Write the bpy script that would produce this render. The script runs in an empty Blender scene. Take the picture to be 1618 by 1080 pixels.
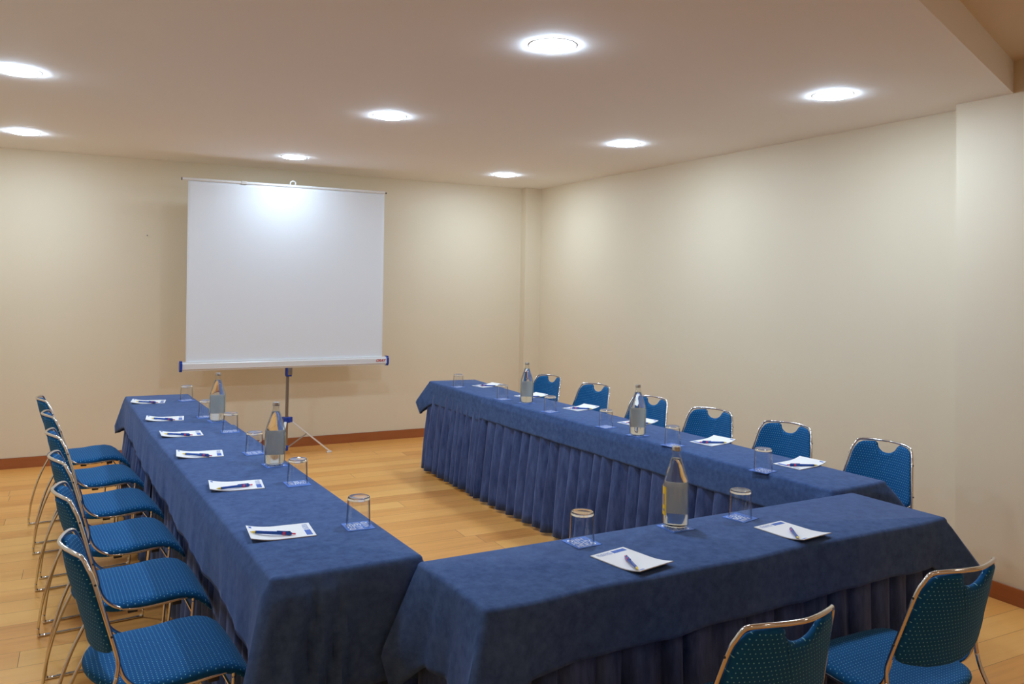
import bpy, bmesh, math, random
from mathutils import Vector, Matrix

random.seed(7)
scene = bpy.context.scene
COL = scene.collection
PI = math.pi
rad = math.radians

# ------------------------------------------------------------------ helpers
def link(o, parent=None):
    COL.objects.link(o)
    if parent is not None:
        o.parent = parent
    return o

def mesh_obj(name, bm, mat, parent=None, smooth=True, auto=None):
    me = bpy.data.meshes.new(name)
    bm.normal_update()
    bm.to_mesh(me)
    bm.free()
    mats = mat if isinstance(mat, (list, tuple)) else [mat]
    for m in mats:
        me.materials.append(m)
    if smooth:
        me.polygons.foreach_set('use_smooth', [True] * len(me.polygons))
        if auto is not None:
            me.set_sharp_from_angle(angle=rad(auto))
    o = bpy.data.objects.new(name, me)
    return link(o, parent)

def tag(o, label, cat, group=None):
    o['label'] = label
    o['category'] = cat
    if group:
        o['group'] = group
    return o

def thing(name, loc=(0, 0, 0), rz=0.0):
    o = bpy.data.objects.new(name, None)
    o.empty_display_size = 0.1
    o.location = loc
    o.rotation_euler = (0, 0, rz)
    return link(o)

def struct(o):
    o['kind'] = 'structure'
    return o

def dup(root, loc, rz):
    r = root.copy()
    COL.objects.link(r)
    r.location = loc
    r.rotation_euler = (0, 0, rz)
    for k in ('label', 'group', 'category'):
        if k in r:
            del r[k]
    for ch in list(root.children):
        c = ch.copy()
        COL.objects.link(c)
        c.parent = r
        for g in list(ch.children):
            d = g.copy()
            COL.objects.link(d)
            d.parent = c
    return r

def box(bm, x0, x1, y0, y1, z0, z1, mi=0):
    v = [bm.verts.new(p) for p in ((x0, y0, z0), (x1, y0, z0), (x1, y1, z0), (x0, y1, z0),
                                   (x0, y0, z1), (x1, y0, z1), (x1, y1, z1), (x0, y1, z1))]
    for f in ((3, 2, 1, 0), (4, 5, 6, 7), (0, 1, 5, 4), (1, 2, 6, 5), (2, 3, 7, 6), (3, 0, 4, 7)):
        bm.faces.new([v[i] for i in f]).material_index = mi

def bev(bm, w, seg=2):
    bmesh.ops.bevel(bm, geom=list(bm.edges), offset=w, segments=seg, profile=0.6, affect='EDGES')

def prism(bm, poly, z0, z1):
    a = [bm.verts.new((p[0], p[1], z0)) for p in poly]
    b = [bm.verts.new((p[0], p[1], z1)) for p in poly]
    n = len(poly)
    bm.faces.new(list(reversed(a)))
    bm.faces.new(b)
    for i in range(n):
        bm.faces.new((a[i], a[(i + 1) % n], b[(i + 1) % n], b[i]))
    bmesh.ops.recalc_face_normals(bm, faces=bm.faces)

def catmull(pts, n=6):
    pts = [Vector(p) for p in pts]
    out = []
    for i in range(len(pts) - 1):
        p0 = pts[max(i - 1, 0)]
        p1, p2 = pts[i], pts[i + 1]
        p3 = pts[min(i + 2, len(pts) - 1)]
        for k in range(n):
            t = k / n
            out.append(0.5 * ((2 * p1) + (p2 - p0) * t + (2 * p0 - 5 * p1 + 4 * p2 - p3) * t * t
                              + (3 * p1 - p0 - 3 * p2 + p3) * t ** 3))
    out.append(pts[-1])
    return out

def tube(bm, pts, r, seg=10):
    pts = [Vector(p) for p in pts]
    n = len(pts)
    T = []
    for i in range(n):
        t = pts[min(i + 1, n - 1)] - pts[max(i - 1, 0)]
        T.append(t.normalized())
    ref = Vector((0, 0, 1)) if abs(T[0].z) < 0.9 else Vector((1, 0, 0))
    N = (ref - T[0] * ref.dot(T[0])).normalized()
    rings = []
    for i in range(n):
        N = (N - T[i] * N.dot(T[i])).normalized()
        B = T[i].cross(N)
        rr = r[i] if isinstance(r, (list, tuple)) else r
        rings.append([bm.verts.new(pts[i] + (N * math.cos(2 * PI * k / seg) + B * math.sin(2 * PI * k / seg)) * rr)
                      for k in range(seg)])
    for i in range(n - 1):
        for k in range(seg):
            bm.faces.new((rings[i][k], rings[i][(k + 1) % seg], rings[i + 1][(k + 1) % seg], rings[i + 1][k]))
    bm.faces.new(list(reversed(rings[0])))
    bm.faces.new(rings[-1])

def lathe(bm, prof, seg=32, mi=0, close=False):
    """prof: (r, z) list; r=0 ends become poles. close joins last to first."""
    rings = []
    for r, z in prof:
        if r < 1e-6:
            rings.append([bm.verts.new((0, 0, z))])
        else:
            rings.append([bm.verts.new((r * math.cos(2 * PI * k / seg), r * math.sin(2 * PI * k / seg), z)) for k in range(seg)])
    m = len(rings)
    for i in range(m if close else m - 1):
        a, b = rings[i], rings[(i + 1) % m]
        for k in range(seg):
            k2 = (k + 1) % seg
            if len(a) == 1 and len(b) == 1:
                continue
            if len(a) == 1:
                f = bm.faces.new((a[0], b[k2], b[k]))
            elif len(b) == 1:
                f = bm.faces.new((a[k], a[k2], b[0]))
            else:
                f = bm.faces.new((a[k], a[k2], b[k2], b[k]))
            f.material_index = mi
    bmesh.ops.recalc_face_normals(bm, faces=bm.faces)

def ribbon(bm, pts, w, z):
    pts = [Vector((p[0], p[1])) for p in pts]
    L, R = [], []
    for i in range(len(pts)):
        t = (pts[min(i + 1, len(pts) - 1)] - pts[max(i - 1, 0)])
        t = t.normalized() if t.length > 1e-9 else Vector((1, 0))
        n = Vector((-t.y, t.x)) * w * 0.5
        L.append(bm.verts.new((*(pts[i] + n), z)))
        R.append(bm.verts.new((*(pts[i] - n), z)))
    for i in range(len(pts) - 1):
        bm.faces.new((R[i], R[i + 1], L[i + 1], L[i]))

# ------------------------------------------------------------------ materials
def nmat(name):
    m = bpy.data.materials.new(name)
    m.use_nodes = True
    nt = m.node_tree
    nt.nodes.clear()
    out = nt.nodes.new('ShaderNodeOutputMaterial')
    bs = nt.nodes.new('ShaderNodeBsdfPrincipled')
    nt.links.new(bs.outputs[0], out.inputs[0])
    return m, nt, bs

def N(nt, t, **kw):
    n = nt.nodes.new(t)
    for k, v in kw.items():
        if k in n.inputs.keys():
            n.inputs[k].default_value = v
        else:
            setattr(n, k, v)
    return n

def simple(name, col, rough=0.5, metal=0.0, **kw):
    m, nt, bs = nmat(name)
    bs.inputs['Base Color'].default_value = (*col, 1)
    bs.inputs['Roughness'].default_value = rough
    bs.inputs['Metallic'].default_value = metal
    for k, v in kw.items():
        bs.inputs[k].default_value = v
    return m

def paint(name, c1, c2, rough=0.7, scale=1.6, bump=0.04):
    m, nt, bs = nmat(name)
    tc = N(nt, 'ShaderNodeTexCoord')
    no = N(nt, 'ShaderNodeTexNoise', Scale=scale, Detail=3.0)
    nt.links.new(tc.outputs['Object'], no.inputs['Vector'])
    mx = N(nt, 'ShaderNodeMix', data_type='RGBA')
    mx.inputs['A'].default_value = (*c1, 1)
    mx.inputs['B'].default_value = (*c2, 1)
    nt.links.new(no.outputs['Fac'], mx.inputs['Factor'])
    nt.links.new(mx.outputs['Result'], bs.inputs['Base Color'])
    bs.inputs['Roughness'].default_value = rough
    n2 = N(nt, 'ShaderNodeTexNoise', Scale=260.0, Detail=2.0)
    nt.links.new(tc.outputs['Object'], n2.inputs['Vector'])
    b = N(nt, 'ShaderNodeBump', Strength=bump, Distance=0.004)
    nt.links.new(n2.outputs['Fac'], b.inputs['Height'])
    nt.links.new(b.outputs[0], bs.inputs['Normal'])
    return m

WALL_COL = (0.765, 0.655, 0.475)
M_wall = paint('cream_wall_paint', WALL_COL, tuple(c * 0.97 for c in WALL_COL), 0.6)
M_ceil = paint('ceiling_paint', (0.87, 0.84, 0.81), (0.855, 0.825, 0.795), 0.8)
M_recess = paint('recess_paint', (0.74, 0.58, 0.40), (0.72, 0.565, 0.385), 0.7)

def wood_floor():
    m, nt, bs = nmat('oak_plank_floor')
    tc = N(nt, 'ShaderNodeTexCoord')
    sep = N(nt, 'ShaderNodeSeparateXYZ')
    nt.links.new(tc.outputs['Object'], sep.inputs[0])
    def math_(op, a, b=None, c=None):
        n = N(nt, 'ShaderNodeMath', operation=op)
        for i, v in enumerate((a, b, c)):
            if v is None:
                continue
            if isinstance(v, (int, float)):
                n.inputs[i].default_value = v
            else:
                nt.links.new(v, n.inputs[i])
        return n.outputs[0]
    PW, PL = 0.158, 1.75
    yv = math_('DIVIDE', sep.outputs['Y'], PW)
    row = math_('FLOOR', yv)
    wn = N(nt, 'ShaderNodeTexWhiteNoise', noise_dimensions='1D')
    nt.links.new(row, wn.inputs['W'])
    xo = math_('MULTIPLY', wn.outputs['Value'], 7.3)
    xv = math_('ADD', math_('DIVIDE', sep.outputs['X'], PL), xo)
    colm = math_('FLOOR', xv)
    comb = N(nt, 'ShaderNodeCombineXYZ')
    nt.links.new(row, comb.inputs[0])
    nt.links.new(colm, comb.inputs[1])
    wn2 = N(nt, 'ShaderNodeTexWhiteNoise', noise_dimensions='2D')
    nt.links.new(comb.outputs[0], wn2.inputs['Vector'])
    # grain coordinates, shifted from plank to plank
    sc = N(nt, 'ShaderNodeVectorMath', operation='MULTIPLY')
    sc.inputs[1].default_value = (1.1, 16.0, 1.0)
    nt.links.new(tc.outputs['Object'], sc.inputs[0])
    sh = N(nt, 'ShaderNodeVectorMath', operation='SCALE')
    nt.links.new(wn2.outputs['Color'], sh.inputs[0])
    sh.inputs['Scale'].default_value = 23.0
    ad = N(nt, 'ShaderNodeVectorMath', operation='ADD')
    nt.links.new(sc.outputs[0], ad.inputs[0])
    nt.links.new(sh.outputs[0], ad.inputs[1])
    g = N(nt, 'ShaderNodeTexNoise', Scale=1.6, Detail=6.0, Roughness=0.6, Distortion=0.5)
    nt.links.new(ad.outputs[0], g.inputs['Vector'])
    fac = math_('ADD', math_('MULTIPLY', wn2.outputs['Value'], 0.55), math_('MULTIPLY', g.outputs['Fac'], 0.55))
    cr = N(nt, 'ShaderNodeValToRGB')
    cr.color_ramp.elements[0].position = 0.12
    cr.color_ramp.elements[0].color = (0.56, 0.215, 0.044, 1)
    cr.color_ramp.elements[1].position = 0.92
    cr.color_ramp.elements[1].color = (0.90, 0.485, 0.135, 1)
    e = cr.color_ramp.elements.new(0.45)
    e.color = (0.80, 0.370, 0.090, 1)
    nt.links.new(fac, cr.inputs[0])
    # joints
    fy = math_('ABSOLUTE', math_('SUBTRACT', math_('FRACT', yv), 0.5))
    fx = math_('ABSOLUTE', math_('SUBTRACT', math_('FRACT', xv), 0.5))
    jy = math_('GREATER_THAN', fy, 0.5 - 0.0013 / PW)
    jx = math_('GREATER_THAN', fx, 0.5 - 0.0016 / PL)
    j = math_('MAXIMUM', jy, jx)
    mx = N(nt, 'ShaderNodeMix', data_type='RGBA')
    mx.inputs['B'].default_value = (0.22, 0.095, 0.03, 1)
    nt.links.new(cr.outputs[0], mx.inputs['A'])
    nt.links.new(math_('MULTIPLY', j, 0.75), mx.inputs['Factor'])
    nt.links.new(mx.outputs['Result'], bs.inputs['Base Color'])
    bs.inputs['Roughness'].default_value = 0.33
    bs.inputs['Specular IOR Level'].default_value = 0.45
    n3 = N(nt, 'ShaderNodeTexNoise', Scale=2.2, Detail=2.0)
    nt.links.new(tc.outputs['Object'], n3.inputs['Vector'])
    mr = N(nt, 'ShaderNodeMapRange')
    mr.inputs['To Min'].default_value = 0.24
    mr.inputs['To Max'].default_value = 0.42
    nt.links.new(n3.outputs['Fac'], mr.inputs['Value'])
    nt.links.new(mr.outputs[0], bs.inputs['Roughness'])
    b = N(nt, 'ShaderNodeBump', Strength=0.25, Distance=0.002)
    b.invert = True
    nt.links.new(j, b.inputs['Height'])
    nt.links.new(b.outputs[0], bs.inputs['Normal'])
    return m
M_floor = wood_floor()

def cherry():
    m, nt, bs = nmat('cherry_baseboard_wood')
    tc = N(nt, 'ShaderNodeTexCoord')
    mp = N(nt, 'ShaderNodeMapping')
    mp.inputs['Scale'].default_value = (2, 2, 30)
    nt.links.new(tc.outputs['Object'], mp.inputs[0])
    no = N(nt, 'ShaderNodeTexNoise', Scale=2.0, Detail=4.0)
    nt.links.new(mp.outputs[0], no.inputs['Vector'])
    cr = N(nt, 'ShaderNodeValToRGB')
    cr.color_ramp.elements[0].color = (0.30, 0.085, 0.022, 1)
    cr.color_ramp.elements[1].color = (0.42, 0.135, 0.04, 1)
    nt.links.new(no.outputs['Fac'], cr.inputs[0])
    nt.links.new(cr.outputs[0], bs.inputs['Base Color'])
    bs.inputs['Roughness'].default_value = 0.4
    return m
M_base = cherry()

def velvet(name, c_dark, c_light, scale, stretch, sheen=0.35):
    m, nt, bs = nmat(name)
    tc = N(nt, 'ShaderNodeTexCoord')
    mp = N(nt, 'ShaderNodeMapping')
    mp.inputs['Scale'].default_value = stretch
    nt.links.new(tc.outputs['Object'], mp.inputs[0])
    n1 = N(nt, 'ShaderNodeTexNoise', Scale=scale, Detail=6.0, Roughness=0.65)
    n2 = N(nt, 'ShaderNodeTexNoise', Scale=3.0, Detail=2.0)
    nt.links.new(mp.outputs[0], n1.inputs['Vector'])
    nt.links.new(tc.outputs['Object'], n2.inputs['Vector'])
    a = N(nt, 'ShaderNodeMath', operation='MULTIPLY_ADD')
    a.inputs[1].default_value = 0.26
    a.inputs[2].default_value = 0.05
    nt.links.new(n2.outputs['Fac'], a.inputs[0])
    s = N(nt, 'ShaderNodeMath', operation='ADD')
    nt.links.new(n1.outputs['Fac'], s.inputs[0])
    nt.links.new(a.outputs[0], s.inputs[1])
    cr = N(nt, 'ShaderNodeValToRGB')
    cr.color_ramp.elements[0].position = 0.40
    cr.color_ramp.elements[0].color = (*c_dark, 1)
    cr.color_ramp.elements[1].position = 0.95
    cr.color_ramp.elements[1].color = (*c_light, 1)
    nt.links.new(s.outputs[0], cr.inputs[0])
    nt.links.new(cr.outputs[0], bs.inputs['Base Color'])
    bs.inputs['Roughness'].default_value = 0.85
    bs.inputs['Specular IOR Level'].default_value = 0.15
    bs.inputs['Sheen Weight'].default_value = sheen
    bs.inputs['Sheen Roughness'].default_value = 0.35
    bs.inputs['Sheen Tint'].default_value = (0.45, 0.55, 0.9, 1)
    n3 = N(nt, 'ShaderNodeTexNoise', Scale=7.0, Detail=3.0)
    nt.links.new(tc.outputs['Object'], n3.inputs['Vector'])
    b = N(nt, 'ShaderNodeBump', Strength=0.14, Distance=0.012)
    nt.links.new(n3.outputs['Fac'], b.inputs['Height'])
    nt.links.new(b.outputs[0], bs.inputs['Normal'])
    return m
M_cloth = velvet('blue_suede_cloth', (0.028, 0.060, 0.168), (0.076, 0.136, 0.295), 34.0, (1, 1, 1), 0.25)
M_skirt = velvet('blue_velvet_skirt', (0.014, 0.030, 0.098), (0.095, 0.138, 0.300), 9.0, (3, 3, 0.7), 0.5)  # upright streaks paint fold highlights and shade into the velvet colour

def dotted(name, base, dot):
    m, nt, bs = nmat(name)
    uv = N(nt, 'ShaderNodeUVMap')
    uv.uv_map = 'fabric'
    P = 0.0118
    sc = N(nt, 'ShaderNodeVectorMath', operation='SCALE')
    sc.inputs['Scale'].default_value = 1.0 / P
    nt.links.new(uv.outputs[0], sc.inputs[0])
    sep = N(nt, 'ShaderNodeSeparateXYZ')
    nt.links.new(sc.outputs[0], sep.inputs[0])
    def mm(op, a, b):
        n = N(nt, 'ShaderNodeMath', operation=op)
        for i, v in enumerate((a, b)):
            if isinstance(v, (int, float)):
                n.inputs[i].default_value = v
            elif v is not None:
                nt.links.new(v, n.inputs[i])
        return n.outputs[0]
    row = mm('FLOOR', sep.outputs['Y'], None)
    off = mm('MULTIPLY', mm('FLOORED_MODULO', row, 2.0), 0.5)
    fx = mm('SUBTRACT', mm('FRACT', mm('ADD', sep.outputs['X'], off), None), 0.5)
    fy = mm('SUBTRACT', mm('FRACT', sep.outputs['Y'], None), 0.5)
    d2 = mm('ADD', mm('MULTIPLY', fx, fx), mm('MULTIPLY', fy, fy))
    msk = mm('LESS_THAN', d2, 0.125 ** 2)
    no = N(nt, 'ShaderNodeTexNoise', Scale=60.0, Detail=3.0)
    nt.links.new(uv.outputs[0], no.inputs['Vector'])
    c0 = N(nt, 'ShaderNodeMix', data_type='RGBA')
    c0.inputs['A'].default_value = (*[c * 0.8 for c in base], 1)
    c0.inputs['B'].default_value = (*[c * 1.2 for c in base], 1)
    nt.links.new(no.outputs['Fac'], c0.inputs['Factor'])
    mx = N(nt, 'ShaderNodeMix', data_type='RGBA')
    mx.inputs['B'].default_value = (*dot, 1)
    nt.links.new(c0.outputs['Result'], mx.inputs['A'])
    nt.links.new(msk, mx.inputs['Factor'])
    nt.links.new(mx.outputs['Result'], bs.inputs['Base Color'])
    bs.inputs['Roughness'].default_value = 0.85
    bs.inputs['Specular IOR Level'].default_value = 0.2
    bs.inputs['Sheen Weight'].default_value = 0.15
    bs.inputs['Sheen Tint'].default_value = (0.3, 0.6, 0.9, 1)
    return m
M_fabric = dotted('blue_dotted_fabric', (0.002, 0.080, 0.235), (0.18, 0.48, 0.62))

M_chrome = simple('chrome', (0.72, 0.70, 0.68), 0.13, 1.0)
M_dark = simple('dark_plastic', (0.03, 0.03, 0.035), 0.5)
M_paper = simple('white_paper', (0.86, 0.85, 0.83), 0.7)
M_card = simple('card_backing', (0.55, 0.48, 0.36), 0.8)
M_print = simple('blue_print', (0.035, 0.12, 0.48), 0.6)
M_printlight = simple('pale_blue_print', (0.16, 0.26, 0.58), 0.6)
M_coaster = simple('blue_coaster_card', (0.07, 0.19, 0.62), 0.6)
M_white = simple('white_print', (0.85, 0.87, 0.92), 0.6)
M_penblue = simple('pen_blue_plastic', (0.010, 0.075, 0.36), 0.25)
M_penred = simple('pen_red_plastic', (0.72, 0.03, 0.09), 0.3)
M_penyel = simple('pen_yellow_plastic', (0.85, 0.60, 0.03), 0.35)
M_glass = simple('clear_glass', (1, 1, 1), 0.0, 0.0, **{'Transmission Weight': 1.0, 'IOR': 1.48})
def thin_glass(name, tint, edge):
    m = bpy.data.materials.new(name)
    m.use_nodes = True
    nt = m.node_tree
    nt.nodes.clear()
    out = nt.nodes.new('ShaderNodeOutputMaterial')
    mix = nt.nodes.new('ShaderNodeMixShader')
    tr = nt.nodes.new('ShaderNodeBsdfTransparent')
    gl = nt.nodes.new('ShaderNodeBsdfGlossy')
    gl.inputs['Roughness'].default_value = 0.02
    fp = nt.nodes.new('ShaderNodeMath')
    fp.operation = 'POWER'
    fp.inputs[1].default_value = 4.0
    fr = nt.nodes.new('ShaderNodeMath')
    fr.operation = 'MULTIPLY_ADD'
    fr.inputs[1].default_value = 0.75
    fr.inputs[2].default_value = 0.035
    lw_ = nt.nodes.new('ShaderNodeLayerWeight')
    lw_.inputs['Blend'].default_value = 0.5
    nt.links.new(lw_.outputs['Facing'], fp.inputs[0])
    nt.links.new(fp.outputs[0], fr.inputs[0])
    cr = nt.nodes.new('ShaderNodeValToRGB')
    cr.color_ramp.elements[0].position = 0.45
    cr.color_ramp.elements[0].color = (*tint, 1)
    cr.color_ramp.elements[1].position = 1.0
    cr.color_ramp.elements[1].color = (*edge, 1)
    nt.links.new(lw_.outputs['Facing'], cr.inputs[0])
    nt.links.new(cr.outputs[0], tr.inputs[0])
    nt.links.new(fr.outputs[0], mix.inputs[0])
    nt.links.new(tr.outputs[0], mix.inputs[1])
    nt.links.new(gl.outputs[0], mix.inputs[2])
    nt.links.new(mix.outputs[0], out.inputs[0])
    return m
M_thin = thin_glass('thin_clear_glass', (0.985, 0.99, 0.99), (0.62, 0.64, 0.66))
M_bglass = thin_glass('thin_bottle_glass', (0.98, 0.99, 0.985), (0.70, 0.74, 0.74))
M_water = simple('water', (1, 1, 1), 0.0, 0.0, **{'Transmission Weight': 1.0, 'IOR': 1.333})
M_cap = simple('bottle_cap_metal', (0.45, 0.44, 0.43), 0.25, 1.0)
M_labelback = simple('label_paper_back', (0.90, 0.92, 0.90), 0.6)
M_labelyellow = simple('label_yellow', (0.95, 0.58, 0.02), 0.5)
M_screen = simple('matte_white_screen', (0.77, 0.77, 0.775), 0.65)
M_alu = simple('white_aluminium', (0.80, 0.79, 0.77), 0.3, 0.15)
M_bluecap = simple('blue_end_plastic', (0.008, 0.045, 0.33), 0.4)
M_steel = simple('grey_steel_pole', (0.32, 0.29, 0.26), 0.3, 0.8)
M_greymetal = simple('grey_metal_strut', (0.42, 0.40, 0.37), 0.4, 0.6)
M_red = simple('red_print', (0.45, 0.02, 0.02), 0.5)
M_whiteplastic = simple('white_trim', (0.82, 0.82, 0.82), 0.4)
M_board = simple('table_board', (0.45, 0.40, 0.33), 0.5)

LAMP = 170.0
def lampmat(name, colour, strength):
    m = bpy.data.materials.new(name)
    m.use_nodes = True
    nt = m.node_tree
    nt.nodes.clear()
    out = nt.nodes.new('ShaderNodeOutputMaterial')
    e = nt.nodes.new('ShaderNodeEmission')
    e.inputs['Color'].default_value = (*colour, 1)
    e.inputs['Strength'].default_value = strength
    nt.links.new(e.outputs[0], out.inputs[0])
    return m
M_lamp = lampmat('lit_diffuser', (0.73, 0.955, 1.22), LAMP)
M_lampdim = lampmat('lit_diffuser_dimmed', (0.73, 0.955, 1.22), LAMP * 0.5)
M_lampfill = lampmat('lit_diffuser_fill', (1.05, 0.96, 0.88), LAMP * 0.24)  # emission of the added fill lamps behind the camera

# ------------------------------------------------------------------ room
HC, HR = 2.644, 2.812
XL, YF = -5.72, -9.4
YJ, XJ = -5.012, -0.141
# floor
bm = bmesh.new()
box(bm, XL - 0.1, 0.12, YF - 0.1, 0.12, -0.08, 0.0)
struct(mesh_obj('floor', bm, M_floor, smooth=False))
# walls
bm = bmesh.new()
box(bm, XL - 0.1, 0.12, 0.0, 0.12, 0.0, 2.95)
struct(mesh_obj('wall_back', bm, M_wall, smooth=False))
bm = bmesh.new()
prism(bm, [(0.12, 0.0), (0.0, 0.0), (0.0, YJ), (XJ, YJ), (XJ, YF), (0.12, YF)], 0.0, 2.95)
struct(mesh_obj('wall_right', bm, M_wall, smooth=False))
bm = bmesh.new()
box(bm, XL - 0.1, XL, YF, 0.0, 0.0, 2.95)
struct(mesh_obj('wall_left', bm, M_wall, smooth=False))
bm = bmesh.new()
box(bm, XL - 0.1, 0.12, YF - 0.1, YF, 0.0, 2.95)
struct(mesh_obj('wall_front', bm, M_wall, smooth=False))
bm = bmesh.new()
box(bm, -0.192, 0.0, -0.105, 0.0, 0.0, HC)
struct(mesh_obj('wall_corner', bm, M_wall, smooth=False))
# lowered ceiling with its slanted step, and the higher ceiling behind it
slope = 0.3876
yd = lambda x: -5.327 + (x + 0.141) * slope
bm = bmesh.new()
prism(bm, [(XL, 0.0), (XL, yd(XL)), (0.0, yd(0.0)), (0.0, 0.0)], HC, HR)
struct(mesh_obj('ceiling', bm, M_ceil, smooth=False))
bm = bmesh.new()
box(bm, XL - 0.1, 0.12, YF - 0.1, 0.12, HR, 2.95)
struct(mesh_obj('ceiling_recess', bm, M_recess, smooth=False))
# baseboards
ZB, TB = 0.088, 0.012
def board(name, x0, x1, y0, y1):
    bm = bmesh.new()
    box(bm, x0, x1, y0, y1, 0.0, ZB)
    bmesh.ops.bevel(bm, geom=[e for e in bm.edges if all(v.co.z > ZB - 1e-4 for v in e.verts)], offset=0.003, segments=2, affect='EDGES')
    struct(mesh_obj(name, bm, M_base, smooth=False))
board('baseboard_back', XL, -0.192 - TB, -TB, 0.0)
board('baseboard_left', XL, XL + TB, YF, -TB)
bm = bmesh.new()
prism(bm, [(-0.192 - TB, 0.0), (-0.192 - TB, -0.105 - TB), (-TB, -0.105 - TB), (-TB, YJ + TB), (XJ - TB, YJ + TB), (XJ - TB, YF),
           (XJ, YF), (XJ, YJ), (0, YJ), (0, -0.105), (-0.192, -0.105), (-0.192, 0.0)], 0.0, ZB)
struct(mesh_obj('baseboard_right', bm, M_base, smooth=False))

# ------------------------------------------------------------------ downlights
def make_lamp(mat):
    t = thing('ceiling_downlight')
    bm = bmesh.new()
    lathe(bm, [(0.094, 0.001), (0.094, -0.0012), (0.098, -0.002), (0.107, -0.0015), (0.109, 0.001)], 48, close=True)
    mesh_obj('trim_ring', bm, M_whiteplastic, t)
    bm = bmesh.new()
    lathe(bm, [(0.0935, 0.0), (0.0935, -0.004), (0.091, -0.0085), (0.082, -0.0115), (0.05, -0.0135), (0, -0.014)], 48)
    mesh_obj('diffuser', bm, mat, t)
    return t
lamps = [
    (-0.87, -0.92, 'round white ceiling downlight nearest the corner of the back and right walls'),
    (-2.88, -0.89, 'round white ceiling downlight right above the projection screen'),
    (-4.85, -0.96, 'round white ceiling downlight by the back wall, left of the projection screen'),
    (-0.925, -2.97, 'round ceiling downlight above the middle of the right-hand table row'),
    (-2.75, -2.985, 'round ceiling downlight in the middle of the ceiling'),
    (-4.75, -3.03, 'round ceiling downlight above the middle of the left-hand chair row'),
    (-0.895, -4.815, 'round ceiling downlight nearest the jog in the right wall'),
    (-2.64, -4.82, 'round ceiling downlight nearest the camera, largest in the photo'),
    (-4.72, -4.85, 'round ceiling downlight above the near end of the left-hand chair row'),
]
lp = make_lamp(M_lamp)
for i, (x, y, lab) in enumerate(lamps):
    o = lp if i == 0 else (make_lamp(M_lampdim) if i == 1 else dup(lp, (x, y, HC), 0))
    o.location = (x, y, HC)
    tag(o, lab, 'ceiling light', 'round downlights in the ceiling')
# warmer fill lamps added to the higher ceiling for camera-facing cloths and chair backs
lw = make_lamp(M_lampfill)
for i, (x, y, lab) in enumerate([(-0.95, -7.3, 'added warm fill light in the raised ceiling by the right wall'),
                                 (-2.7, -8.0, 'added warm fill light in the middle of the raised ceiling'),
                                 (-4.6, -8.6, 'added warm fill light in the raised ceiling by the left wall')]):
    o = lw if i == 0 else dup(lw, (x, y, HR), 0)
    o.location = (x, y, HR)
    tag(o, lab, 'ceiling light', 'added fill lights of the raised ceiling')

# ------------------------------------------------------------------ tables, skirts and cloths
ZT = 0.75
def perimeter(q, rc, step):
    """rounded quad, counter-clockwise. returns list of (pos, normal, side, t along side, corner index or -1, distance to the nearest corner)"""
    q = [Vector(p) for p in q]
    out = []
    n = 4
    for i in range(n):
        a, b = q[i], q[(i + 1) % n]
        d = (b - a).normalized()
        nn = Vector((d.y, -d.x))
        L = (b - a).length
        k = max(2, int((L - 2 * rc) / step))
        for j in range(k + 1):
            s = rc + (L - 2 * rc) * j / k
            out.append((a + d * s, nn, i, s / L, min(s, L - s), i if s < L / 2 else (i + 1) % n))
        c = q[(i + 2) % n]
        d2 = (c - b).normalized()
        n2 = Vector((d2.y, -d2.x))
        cen = b - d * rc + d2 * rc
        for j in range(1, 4):
            w = j / 4
            m = (nn * (1 - w) + n2 * w).normalized()
            out.append((b - d * rc * (1 - w) * 0.75 + d2 * rc * w * 0.75 if False else cen + m * rc * 1.05, m, i if w < 0.5 else (i + 1) % n, 1.0 if w < 0.5 else 0.0, 0.0, (i + 1) % n))
    return out

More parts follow.
